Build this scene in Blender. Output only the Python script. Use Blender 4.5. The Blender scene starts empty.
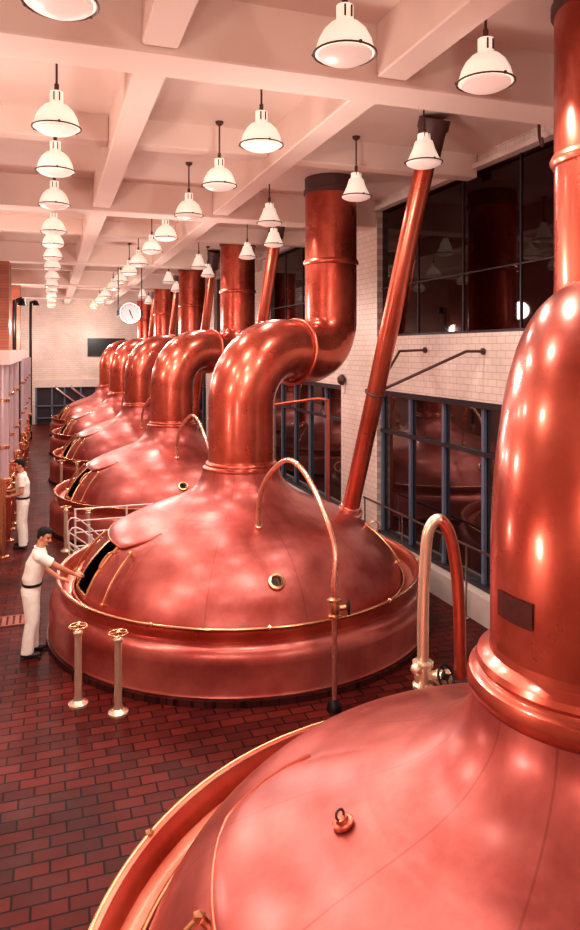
import bpy, bmesh, math, random
from mathutils import Vector, Matrix, noise
random.seed(7)
PI = math.pi
scn = bpy.context.scene
COL = scn.collection
R = math.radians

# ------------------------------------------------------------------ materials
def new_mat(name):
    m = bpy.data.materials.new(name); m.use_nodes = True
    nt = m.node_tree; b = nt.nodes['Principled BSDF']
    return m, nt, b
def plain(name, col, rough=.5, metal=0., var=.12, nscale=6., bump=0., emis=None, estr=0., spec=None, coat=0.):
    m, nt, b = new_mat(name)
    tc = nt.nodes.new('ShaderNodeTexCoord')
    nz = nt.nodes.new('ShaderNodeTexNoise'); nz.inputs['Scale'].default_value = nscale; nz.inputs['Detail'].default_value = 5
    nt.links.new(tc.outputs['Object'], nz.inputs['Vector'])
    mx = nt.nodes.new('ShaderNodeMix'); mx.data_type = 'RGBA'
    mx.inputs['A'].default_value = (*[c*(1-var) for c in col], 1)
    mx.inputs['B'].default_value = (*[min(1, c*(1+var)) for c in col], 1)
    nt.links.new(nz.outputs['Fac'], mx.inputs['Factor'])
    nt.links.new(mx.outputs['Result'], b.inputs['Base Color'])
    b.inputs['Roughness'].default_value = rough; b.inputs['Metallic'].default_value = metal
    if spec is not None: b.inputs['IOR'].default_value = spec
    if coat: b.inputs['Coat Weight'].default_value = coat
    if emis: b.inputs['Emission Color'].default_value = (*emis, 1); b.inputs['Emission Strength'].default_value = estr
    if bump:
        bp = nt.nodes.new('ShaderNodeBump'); bp.inputs['Strength'].default_value = bump; bp.inputs['Distance'].default_value = .02
        nt.links.new(nz.outputs['Fac'], bp.inputs['Height']); nt.links.new(bp.outputs['Normal'], b.inputs['Normal'])
    return m

def copper(name, c1, c2, rough=.27, radial=True, metal=.86, bumpd=.03, seams=False, coat=0., crough=.12):
    m, nt, b = new_mat(name); N = nt.nodes.new; L = nt.links.new
    tc = N('ShaderNodeTexCoord')
    nz = N('ShaderNodeTexNoise'); nz.inputs['Scale'].default_value = 1.3; nz.inputs['Detail'].default_value = 6; nz.inputs['Roughness'].default_value = .6
    L(tc.outputs['Object'], nz.inputs['Vector'])
    mx = N('ShaderNodeMix'); mx.data_type = 'RGBA'
    mx.inputs['A'].default_value = (*c1, 1); mx.inputs['B'].default_value = (*c2, 1)
    cm = N('ShaderNodeMapRange'); cm.inputs['From Min'].default_value = .36; cm.inputs['From Max'].default_value = .64; L(nz.outputs['Fac'], cm.inputs['Value'])
    L(cm.outputs['Result'], mx.inputs['Factor'])
    colout = mx.outputs['Result']
    rr = N('ShaderNodeMapRange'); rr.inputs['To Min'].default_value = rough-.07; rr.inputs['To Max'].default_value = rough+.13
    n2 = N('ShaderNodeTexNoise'); n2.inputs['Scale'].default_value = 2.7; n2.inputs['Detail'].default_value = 4
    L(tc.outputs['Object'], n2.inputs['Vector']); L(n2.outputs['Fac'], rr.inputs['Value']); L(rr.outputs['Result'], b.inputs['Roughness'])
    # hand-hammered undulation
    n3 = N('ShaderNodeTexNoise'); n3.inputs['Scale'].default_value = 1.0; n3.inputs['Detail'].default_value = 2
    if radial:
        sp = N('ShaderNodeSeparateXYZ'); L(tc.outputs['Object'], sp.inputs[0])
        cb0 = N('ShaderNodeCombineXYZ'); L(sp.outputs['X'], cb0.inputs['X']); L(sp.outputs['Y'], cb0.inputs['Y'])
        ln = N('ShaderNodeVectorMath'); ln.operation = 'LENGTH'; L(cb0.outputs[0], ln.inputs[0])
        nm = N('ShaderNodeVectorMath'); nm.operation = 'NORMALIZE'; L(cb0.outputs[0], nm.inputs[0])
        sc = N('ShaderNodeVectorMath'); sc.operation = 'SCALE'; sc.inputs['Scale'].default_value = 2.2; L(nm.outputs[0], sc.inputs[0])
        sp2 = N('ShaderNodeSeparateXYZ'); L(sc.outputs[0], sp2.inputs[0])
        ml = N('ShaderNodeMath'); ml.operation = 'MULTIPLY'; ml.inputs[1].default_value = 4.2; L(ln.outputs['Value'], ml.inputs[0])
        cb = N('ShaderNodeCombineXYZ'); L(sp2.outputs['X'], cb.inputs['X']); L(sp2.outputs['Y'], cb.inputs['Y']); L(ml.outputs[0], cb.inputs['Z'])
        L(cb.outputs[0], n3.inputs['Vector'])
    else:
        L(tc.outputs['Object'], n3.inputs['Vector']); n3.inputs['Scale'].default_value = 2.4
    if seams:
        at = N('ShaderNodeMath'); at.operation = 'ARCTAN2'; L(sp.outputs['Y'], at.inputs[0]); L(sp.outputs['X'], at.inputs[1])
        k = N('ShaderNodeMath'); k.operation = 'MULTIPLY_ADD'; k.inputs[1].default_value = 6/PI; k.inputs[2].default_value = 20.35; L(at.outputs[0], k.inputs[0])
        fr = N('ShaderNodeMath'); fr.operation = 'FRACT'; L(k.outputs[0], fr.inputs[0])
        sb = N('ShaderNodeMath'); sb.operation = 'SUBTRACT'; sb.inputs[1].default_value = .5; L(fr.outputs[0], sb.inputs[0])
        ab = N('ShaderNodeMath'); ab.operation = 'ABSOLUTE'; L(sb.outputs[0], ab.inputs[0])
        mr = N('ShaderNodeMath'); mr.operation = 'MULTIPLY'; L(ab.outputs[0], mr.inputs[0]); L(ln.outputs['Value'], mr.inputs[1])
        lt = N('ShaderNodeMath'); lt.operation = 'LESS_THAN'; lt.inputs[1].default_value = .011; L(mr.outputs[0], lt.inputs[0])
        m2 = N('ShaderNodeMix'); m2.data_type = 'RGBA'; fm = N('ShaderNodeMath'); fm.operation = 'MULTIPLY'; fm.inputs[1].default_value = .35
        L(lt.outputs[0], fm.inputs[0]); L(fm.outputs[0], m2.inputs['Factor']); L(colout, m2.inputs['A']); m2.inputs['B'].default_value = (c1[0]*.45, c1[1]*.4, c1[2]*.4, 1)
        colout = m2.outputs['Result']
    L(colout, b.inputs['Base Color'])
    bp = N('ShaderNodeBump'); bp.inputs['Strength'].default_value = .55; bp.inputs['Distance'].default_value = bumpd
    L(n3.outputs['Fac'], bp.inputs['Height']); L(bp.outputs['Normal'], b.inputs['Normal'])
    b.inputs['Metallic'].default_value = metal
    b.inputs['Coat Weight'].default_value = coat; b.inputs['Coat Roughness'].default_value = crough
    return m

def bricks(name, c1, c2, mortar, bw, bh, ms=.012, rough=.35, vec='XY', bump=.3, offset=.5, coat=0., var2=None, ior=1.45):
    
    m, nt, b = new_mat(name); N = nt.nodes.new; L = nt.links.new
    tc = N('ShaderNodeTexCoord'); sp = N('ShaderNodeSeparateXYZ'); L(tc.outputs['Object'], sp.inputs[0])
    cb = N('ShaderNodeCombineXYZ'); L(sp.outputs[vec[0]], cb.inputs['X']); L(sp.outputs[vec[1]], cb.inputs['Y'])
    br = N('ShaderNodeTexBrick'); L(cb.outputs[0], br.inputs['Vector'])
    br.inputs['Scale'].default_value = 1; br.inputs['Brick Width'].default_value = bw; br.inputs['Row Height'].default_value = bh
    br.inputs['Mortar Size'].default_value = ms; br.inputs['Mortar Smooth'].default_value = .25; br.offset = offset
    br.inputs['Color1'].default_value = (*c1, 1); br.inputs['Color2'].default_value = (*c2, 1); br.inputs['Mortar'].default_value = (*mortar, 1)
    nz = N('ShaderNodeTexNoise'); nz.inputs['Scale'].default_value = .9; nz.inputs['Detail'].default_value = 5; L(tc.outputs['Object'], nz.inputs['Vector'])
    mr = N('ShaderNodeMapRange'); mr.inputs['From Min'].default_value = .3; mr.inputs['From Max'].default_value = .7; mr.inputs['To Min'].default_value = .55 if var2 is None else var2; mr.inputs['To Max'].default_value = 1.15; L(nz.outputs['Fac'], mr.inputs['Value'])
    sc = N('ShaderNodeVectorMath'); sc.operation = 'SCALE'; L(br.outputs['Color'], sc.inputs[0]); L(mr.outputs['Result'], sc.inputs['Scale'])
    L(sc.outputs[0], b.inputs['Base Color'])
    r2 = N('ShaderNodeMapRange'); r2.inputs['To Min'].default_value = rough-.12; r2.inputs['To Max'].default_value = rough+.15
    n2 = N('ShaderNodeTexNoise'); n2.inputs['Scale'].default_value = 3; L(tc.outputs['Object'], n2.inputs['Vector']); L(n2.outputs['Fac'], r2.inputs['Value']); L(r2.outputs['Result'], b.inputs['Roughness'])
    inv = N('ShaderNodeMath'); inv.operation = 'SUBTRACT'; inv.inputs[0].default_value = 1; L(br.outputs['Fac'], inv.inputs[1])
    bp = N('ShaderNodeBump'); bp.inputs['Strength'].default_value = bump; bp.inputs['Distance'].default_value = .01
    L(inv.outputs[0], bp.inputs['Height']); L(bp.outputs['Normal'], b.inputs['Normal'])
    if coat: b.inputs['Coat Weight'].default_value = coat; b.inputs['Coat Roughness'].default_value = .15
    b.inputs['IOR'].default_value = ior
    return m

M = {}
M['dome'] = copper('copper_dome', (.35,.058,.045), (.56,.16,.135), rough=.36, metal=.72, seams=True, coat=.4, crough=.24)
M['shell'] = copper('copper_shell', (.42,.080,.065), (.66,.21,.17), rough=.32, metal=.75, coat=.4, crough=.2, radial=False, bumpd=.012)
M['neck'] = copper('copper_neck', (.40,.055,.030), (.62,.14,.085), rough=.26, metal=.75, coat=.5, radial=False, bumpd=.012)
M['pipe'] = copper('copper_pipe', (.50,.09,.05), (.66,.18,.11), rough=.28, metal=.78, coat=.3, radial=False, bumpd=.004)
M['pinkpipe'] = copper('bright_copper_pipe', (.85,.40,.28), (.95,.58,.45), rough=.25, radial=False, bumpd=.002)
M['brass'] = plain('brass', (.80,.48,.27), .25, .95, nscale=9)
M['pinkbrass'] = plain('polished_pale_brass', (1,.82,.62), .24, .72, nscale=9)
M['steel'] = plain('polished_steel', (.75,.68,.70), .22, .95, nscale=5)
M['bluepaint'] = plain('blue_grey_paint', (.16,.20,.29), .4, .2, nscale=4)
M['darkframe'] = plain('dark_frame', (.025,.02,.025), .4)
M['plate'] = plain('tarnished_copper_plate', (.10,.022,.016), .5, .5, nscale=25, var=.5)
M['black'] = plain('black_iron', (.012,.01,.01), .35, .3)
M['rod'] = plain('dark_brown_rod', (.09,.035,.03), .5)
M['glass'] = plain('dark_window_glass', (.012,.006,.006), .03, 0, spec=2.3, nscale=1.)
M['upglass'] = plain('dark_gallery_glass', (.012,.001,.001), .03, 0, spec=1.36, nscale=1.); M['upglass'].node_tree.nodes['Principled BSDF'].inputs['Specular Tint'].default_value = (1,.62,.55,1)
M['shade'] = plain('white_enamel_shade', (.9,.82,.72), .3, emis=(1,.88,.74), estr=.48, nscale=3, var=.04)
M['lens'] = plain('frosted_lens', (.8,.66,.6), .35, emis=(1,.78,.68), estr=.3, nscale=3, var=.06)
M['ceil'] = plain('pink_cream_plaster', (.76,.60,.53), .75, nscale=.8, var=.07, bump=.05)
M['beam'] = plain('pink_cream_plaster_beam', (.80,.64,.57), .7, nscale=.9, var=.06)
M['tile'] = bricks('white_glazed_tile', (.76,.64,.57), (.71,.59,.53), (.52,.39,.34), .21, .105, .006, .35, 'YZ', .1, var2=.9)
M['tileX'] = bricks('white_glazed_tile_end', (.76,.64,.57), (.71,.59,.53), (.52,.39,.34), .21, .105, .006, .35, 'XZ', .1, var2=.9)
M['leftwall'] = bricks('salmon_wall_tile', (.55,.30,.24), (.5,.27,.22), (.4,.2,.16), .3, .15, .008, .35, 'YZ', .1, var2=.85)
M['pier'] = bricks('orange_brick_pier', (.55,.17,.09), (.45,.13,.08), (.3,.12,.09), .21, .08, .01, .5, 'YZ', .2)
M['white'] = plain('white_sill', (.72,.60,.55), .5, nscale=3)
M['floor'] = bricks('dark_red_floor_brick', (.17,.020,.015), (.085,.010,.008), (.022,.004,.003), .265, .145, .010, .40, 'XY', .5, coat=0, ior=1.2)
M['plinth'] = bricks('plinth_brick', (.10,.018,.015), (.06,.010,.010), (.015,.004,.004), .2, .1, .01, .4, 'XY', .3)
M['whitepaint'] = plain('white_paint', (.85,.78,.74), .35, .1)
M['enamel'] = plain('pale_lavender_enamel', (.62,.50,.54), .25, .35, nscale=2)
M['cloth'] = plain('white_cotton', (.97,.93,.84), .85, nscale=14, var=.07, bump=.25)
M['skin'] = plain('skin', (.62,.27,.17), .55, nscale=10, var=.1)
M['hair'] = plain('black_hair', (.008,.005,.004), .85, nscale=60, var=.5, bump=.5)
M['leather'] = plain('black_leather', (.012,.009,.009), .4)
M['lip'] = plain('lips', (.42,.11,.09), .5)
M['eye'] = plain('dark_eyes', (.03,.015,.012), .3)
M['face'] = plain('clock_face', (.62,.56,.58), .4, var=.03)
M['grate'] = plain('terracotta_grate', (.36,.10,.06), .5)
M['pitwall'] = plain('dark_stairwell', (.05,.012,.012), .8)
M['dark'] = plain('dark_interior', (.012,.005,.005), .8)
M['navy'] = plain('dark_lower_wall', (.035,.022,.028), .5)

# ------------------------------------------------------------------ mesh helpers
def add_box(bm, x0, x1, y0, y1, z0, z1):
    vs = [bm.verts.new((x, y, z)) for z in (z0, z1) for y in (y0, y1) for x in (x0, x1)]
    for f in ((0,2,3,1),(4,5,7,6),(0,1,5,4),(2,6,7,3),(0,4,6,2),(1,3,7,5)):
        bm.faces.new([vs[i] for i in f])
def add_lathe(bm, prof, seg=48, mat=Matrix(), close=False, a0=0., a1=2*PI, skip=None):
    full = abs(a1-a0-2*PI) < 1e-6
    n = seg if full else seg+1
    rings = []
    for r, z in prof:
        if r < 1e-5: rings.append([bm.verts.new(mat @ Vector((0,0,z)))]*n)
        else: rings.append([bm.verts.new(mat @ Vector((r*math.cos(a0+(a1-a0)*i/seg), r*math.sin(a0+(a1-a0)*i/seg), z))) for i in range(n)])
    for k in range(len(rings)-1):
        A, B = rings[k], rings[k+1]
        for i in range(seg):
            if skip and skip(k, i): continue
            j = (i+1) % n
            vs = []
            for v in (A[i], A[j], B[j], B[i]):
                if v not in vs: vs.append(v)
            if len(vs) > 2:
                try: bm.faces.new(vs)
                except ValueError: pass
    return rings
def catmull(pts, n=6):
    pts = [Vector(p) for p in pts]; out = []
    for i in range(len(pts)-1):
        p0 = pts[max(i-1,0)]; p1 = pts[i]; p2 = pts[i+1]; p3 = pts[min(i+2,len(pts)-1)]
        for k in range(n):
            t = k/n
            out.append(.5*((2*p1)+(p2-p0)*t+(2*p0-5*p1+4*p2-p3)*t*t+(3*p1-p0-3*p2+p3)*t**3))
    out.append(pts[-1]); return out
def add_tube(bm, pts, rad, seg=16, caps=True, closed=False):
    pts = [Vector(p) for p in pts]; n = len(pts)
    rads = rad if isinstance(rad, (list, tuple)) else [rad]*n
    T = []
    for i in range(n):
        if closed: t = pts[(i+1)%n]-pts[i-1]
        else: t = pts[min(i+1,n-1)]-pts[max(i-1,0)]
        T.append(t.normalized())
    up = Vector((0,0,1)) if abs(T[0].z) < .9 else Vector((1,0,0))
    u = (up - T[0]*up.dot(T[0])).normalized()
    rings = []
    for i in range(n):
        u = (u - T[i]*u.dot(T[i])).normalized(); w = T[i].cross(u)
        rings.append([bm.verts.new(pts[i]+rads[i]*(math.cos(2*PI*k/seg)*u+math.sin(2*PI*k/seg)*w)) for k in range(seg)])
    m = n if closed else n-1
    for i in range(m):
        A, B = rings[i], rings[(i+1)%n]
        for k in range(seg):
            bm.faces.new((A[k], A[(k+1)%seg], B[(k+1)%seg], B[k]))
    if caps and not closed:
        bm.faces.new(rings[0][::-1]); bm.faces.new(rings[-1])
def add_bar(bm, a, b, r, seg=10): add_tube(bm, [a, b], r, seg)
def add_torus(bm, c, R_, r, axis=(0,0,1), seg=32, ms=8):
    q = Vector(axis).to_track_quat('Z', 'Y')
    add_tube(bm, [Vector(c)+q@Vector((R_*math.cos(2*PI*i/seg), R_*math.sin(2*PI*i/seg), 0)) for i in range(seg)], r, ms, closed=True)
def axis_mat(p, axis): return Matrix.Translation(Vector(p)) @ Vector(axis).to_track_quat('Z','Y').to_matrix().to_4x4()
def add_ball(bm, c, r, sub=2, s=(1,1,1)):
    bmesh.ops.create_icosphere(bm, subdivisions=sub, radius=r, matrix=Matrix.Translation(Vector(c)) @ Matrix.Diagonal((*s,1)))
def obj(name, bm, mat, parent=None, smooth=True, loc=None, ang=40):
    bmesh.ops.recalc_face_normals(bm, faces=bm.faces[:])
    me = bpy.data.meshes.new(name); bm.to_mesh(me); bm.free()
    for m_ in (mat if isinstance(mat, list) else [mat]): me.materials.append(m_)
    if smooth:
        for p in me.polygons: p.use_smooth = True
        try: me.set_sharp_from_angle(angle=R(ang))
        except Exception: pass
    o = bpy.data.objects.new(name, me); COL.objects.link(o)
    if loc is not None: o.location = loc
    if parent: o.parent = parent
    return o
def BM(): return bmesh.new()
def tag(o, label, cat, group=None, kind=None):
    o['label'] = label; o['category'] = cat
    if group: o['group'] = group
    if kind: o['kind'] = kind
    return o
def thing(name, label, cat, loc=(0,0,0), rz=0, group=None):
    o = bpy.data.objects.new(name, None); COL.objects.link(o); o.empty_display_size = .1
    o.location = loc; o.rotation_euler = (0,0,rz)
    return tag(o, label, cat, group)
def dup(root, loc, rz, label):
    r = root.copy(); COL.objects.link(r); r.location = loc; r.rotation_euler = (0,0,rz); r['label'] = label
    for ch in list(root.children):
        c = ch.copy(); COL.objects.link(c); c.parent = r
        for g in ch.children:
            d = g.copy(); COL.objects.link(d); d.parent = c
    return r
def struct(name, bm, mat, parent=None, smooth=False, label=None, cat=None):
    o = obj(name, bm, mat, parent, smooth)
    if not parent:
        o['kind'] = 'structure'
        if label: o['label'] = label
        if cat: o['category'] = cat
    return o

# ------------------------------------------------------------------ layout constants
XL, XR, YN, YF, ZC = -1.55, 6.1, -3.2, 40.0, 6.95
KX = 2.74
KY = [2.93, 10.26, 16.6, 22.75, 28.8, 34.85]

# ------------------------------------------------------------------ room shell
hx0, hx1, hy0, hy1 = .55, 1.6, 12.98, 13.72      # stairwell
bm = BM()
for (a, b, c, d) in ((XL-.2, XR+.3, YN-.2, hy0), (XL-.2, hx0, hy0, hy1), (hx1, XR+.3, hy0, hy1), (XL-.2, XR+.3, hy1, YF+.2)):
    add_box(bm, a, b, c, d, -.12, 0)
struct('floor', bm, M['floor'], label='dark red glazed brick floor running the length of the brewhouse', cat='floor')
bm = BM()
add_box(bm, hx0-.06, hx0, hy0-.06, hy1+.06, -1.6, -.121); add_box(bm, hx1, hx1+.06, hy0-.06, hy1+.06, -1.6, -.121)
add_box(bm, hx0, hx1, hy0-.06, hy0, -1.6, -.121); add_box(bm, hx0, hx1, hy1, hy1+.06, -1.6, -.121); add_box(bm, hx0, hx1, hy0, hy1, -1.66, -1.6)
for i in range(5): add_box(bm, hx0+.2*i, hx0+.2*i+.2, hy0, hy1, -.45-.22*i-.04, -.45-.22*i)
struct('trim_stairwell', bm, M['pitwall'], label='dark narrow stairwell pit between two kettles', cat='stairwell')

bm = BM(); add_box(bm, XL-.2, XR+.3, YN-.2, YF+.2, ZC, ZC+.15)
struct('ceiling', bm, M['ceil'], label='pinkish cream coffered plaster ceiling', cat='ceiling')
def beam(i, x0, x1, y0, y1, z0):
    bm = BM(); add_box(bm, x0, x1, y0, y1, z0, ZC+.02)
    bmesh.ops.bevel(bm, geom=bm.edges[:], offset=.015, segments=1, affect='EDGES')
    struct('trim_%d' % i, bm, M['beam'], label='cream plaster ceiling beam', cat='beam')
ti = 1
YB = [-.9, 6.0, 12.8, 20.7, 27.7, 34.7]
for y in YB: beam(ti, XL, XR, y-.25, y+.25, 6.42); ti += 1
ys = [YN] + YB + [YF]
for x in (.85, 2.95):
    for k in range(len(ys)-1):
        a = ys[k]+(.25 if k else 0); b = ys[k+1]-(.25 if k < len(ys)-2 else 0)
        beam(ti, x-.15, x+.15, a, b, 6.47); ti += 1
for y in (2.6, 9.2, 16.6, 24.2, 31.2):
    for (a, b) in ((XL, .7), (1.0, 2.8), (3.1, XR)):
        beam(ti, a, b, y-.13, y+.13, 6.62 if b < XR else 6.60); ti += 1

# right wall: piers, spandrels, glazed bands
piers = [(-3.2, -.1), (5.4, 6.75), (12.5, 14.3), (19.9, 21.5), (27.0, 28.5), (33.8, 35.2), (39.2, 40.0)]
bm = BM()
for a, b in piers: add_box(bm, XR, XR+.35, a, b, 0, ZC)
for k in range(len(piers)-1):
    a, b = piers[k][1], piers[k+1][0]
    add_box(bm, XR+.01, XR+.35, a, b, 3.22, 4.26)
    add_box(bm, XR+.01, XR+.35, a, b, 6.75, ZC)
    add_box(bm, XR+.01, XR+.35, a, b, 0, .40)
struct('wall_right', bm, M['tile'], label='white tiled wall with glazed bands along the right side', cat='wall')
bm = BM(); add_box(bm, XR-.16, XR-.001, 6.8, 12.45, 0, .40); add_box(bm, XR-.16, XR-.001, 14.35, 19.85, 0, .40)
for a, b in piers[2:]: pass
struct('baseboard_right', bm, M['white'], label='pale raised curb under the lower windows', cat='curb')
bm = BM(); add_box(bm, XR-.10, XR-.001, -.1, 39, 6.72, 6.80)
struct('trim_%d' % ti, bm, M['white'], label='thin pale ledge above the dark gallery glass', cat='ledge'); ti += 1
wn = 1
for k in range(len(piers)-1):
    a, b = piers[k][1], piers[k+1][0]
    # lower band
    bm = BM(); add_box(bm, XR+.14, XR+.16, a, b, .40, 3.22)
    w = struct('window_%d' % wn, bm, M['glass'], label='lower dark window band with blue-grey mullions, bay %s from the camera' % ('zero one two three four five six'.split()[k]), cat='window'); wn += 1
    n = max(2, round((b-a)/1.12)); bm = BM()
    for i in range(n+1):
        y = a+.04+(b-a-.08)*i/n; add_box(bm, XR+.08, XR+.13, y-.032, y+.032, .401, 3.219)
    struct('mullion', bm, M['bluepaint'], w)
    bm = BM()
    add_box(bm, XR+.07, XR+.135, a+.001, b-.001, 2.39, 2.46); add_box(bm, XR+.005, XR+.12, a+.001, b-.001, 3.12, 3.219); add_box(bm, XR+.02, XR+.135, a+.001, b-.001, .401, .46)
    struct('transom', bm, M['darkframe'], w)
    # upper band
    bm = BM(); add_box(bm, XR+.12, XR+.14, a, b, 4.26, 6.75)
    w = struct('window_%d' % wn, bm, M['upglass'], label='upper dark gallery glass, bay %s from the camera' % ('zero one two three four five six'.split()[k]), cat='window'); wn += 1
    bm = BM()
    for i in range(1, 4):
        y = a+(b-a)*i/4; add_box(bm, XR+.10, XR+.119, y-.012, y+.012, 4.261, 6.749)
    add_box(bm, XR+.10, XR+.119, a+.001, b-.001, 5.2, 5.22)
    add_box(bm, XR+.03, XR+.119, a+.001, b-.001, 4.261, 4.30)
    struct('muntin', bm, M['darkframe'], w)
# left wall, near wall, far wall
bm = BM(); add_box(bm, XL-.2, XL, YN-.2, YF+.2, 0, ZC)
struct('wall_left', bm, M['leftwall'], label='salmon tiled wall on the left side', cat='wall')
bm = BM(); add_box(bm, XL, XR, YN-.2, YN, 0, ZC)
struct('wall_near', bm, M['tileX'], label='tiled wall behind the camera', cat='wall')
bm = BM(); add_box(bm, XL, XR, YF, YF+.2, 1.98, ZC); add_box(bm, XL, -.75, YF, YF+.2, 0, 1.98)
struct('wall_far', bm, M['tileX'], label='cream tiled end wall far down the hall', cat='wall')
bm = BM(); add_box(bm, -.75, XR, YF-.10, YF-.001, 1.98, 2.42)
struct('trim_%d' % ti, bm, M['white'], label='pale band across the far wall above the dark windows', cat='band'); ti += 1
bm = BM(); add_box(bm, -.75, XR, YF+.12, YF+.15, 0, 1.98)
w = struct('window_%d' % wn, bm, M['navy'], label='dark glazed opening at the foot of the far wall', cat='window'); wn += 1
bm = BM()
for x in (-.7, .1, .75, 1.6, 2.4): add_box(bm, x-.04, x+.04, YF-.02, YF+.08, 0, 1.975)
add_box(bm, -.74, XR-.1, YF-.02, YF+.08, .95, 1.02); add_box(bm, -.74, XR-.1, YF-.02, YF+.08, .3, .36)
struct('window_frame', bm, M['bluepaint'], w)
for (x0, x1, y0, y1) in ((XL, -1.06, 20.6, 21.9), (XL, -1.15, 30, 31.2)):
    bm = BM(); add_box(bm, x0+.001, x1, y0, y1, 0, ZC-.001)
    struct('trim_%d' % ti, bm, M['pier'], label='orange brick pier on the left wall', cat='pier'); ti += 1
# dark board on far wall
t = thing('wall_board', 'dark rectangular board mounted high on the far wall', 'board', (2.95, YF-.001, 4.15))
bm = BM(); add_box(bm, -.95, .95, -.05, -.01, -.45, .45); obj('panel', bm, M['black'], t, False)
bm = BM()
for (a, b, c, d) in ((-1, 1, .45, .5), (-1, 1, -.5, -.45), (-1, -.95, -.5, .5), (.95, 1, -.5, .5)): add_box(bm, a, b, -.07, 0, c, d)
obj('board_frame', bm, M['darkframe'], t, False)
# diagonal white stair stringers seen at the far end
for k, (dx, lab) in enumerate(((0, 'pale diagonal pipe before the far dark window, left one'), (.8, 'pale diagonal pipe before the far dark window, right one'))):
    bm = BM(); add_bar(bm, (.3+dx, YF-.35, 1.95), (1.6+dx, YF-.35, .9), .07); add_bar(bm, (1.6+dx, YF-.35, .9), (1.6+dx, YF-.35, 0), .05); add_bar(bm, (.3+dx, YF-.35, 1.95), (.3+dx, YF-.12, 2.05), .05)
    tag(obj('diagonal_pipe', bm, M['steel']), lab, 'pipe')

# ------------------------------------------------------------------ kettle
PROF = [(2.40,.64),(2.38,.72),(2.31,.88),(2.22,1.03),(2.09,1.18),(1.93,1.325),(1.74,1.45),(1.5,1.57),(1.2,1.69),(.98,1.775),(.81,1.87),(.69,1.98),(.61,2.10),(.575,2.24)]
PF = catmull([(r,0,z) for r, z in PROF], 3); PF = [(p.x, p.z) for p in PF]
def dome_z(r):
    for (r0, z0), (r1, z1) in zip(PF, PF[1:]):
        if r1 <= r <= r0: return z0+(z1-z0)*(r0-r)/max(1e-6, r0-r1)
    return PF[0][1] if r > PF[0][0] else PF[-1][1]
def dome_n(r):
    d = .03; dz = dome_z(r+d)-dome_z(r-d); return Vector((-dz, 2*d)).normalized()   # (radial, z)
def on_dome(r, deg, off=0.):
    n = dome_n(r); rr = r+n.x*off; z = dome_z(r)+n.y*off
    return Vector((rr*math.cos(R(deg)), rr*math.sin(R(deg)), z))
def nrm(r, deg):
    n = dome_n(r); return Vector((n.x*math.cos(R(deg)), n.x*math.sin(R(deg)), n.y))

def handwheel(bm, c, rad, axis=(0,0,1), rim=.012, sp=4):
    q = Vector(axis).to_track_quat('Z','Y'); c = Vector(c)
    add_torus(bm, c, rad, rim, axis, 28, 8)
    for k in range(sp):
        a = 2*PI*k/sp; add_bar(bm, c, c+q@Vector((rad*math.cos(a), rad*math.sin(a), 0)), rim*.7, 6)
    add_bar(bm, c-q@Vector((0,0,.02)), c+q@Vector((0,0,.02)), rim*2.2, 10)

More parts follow.
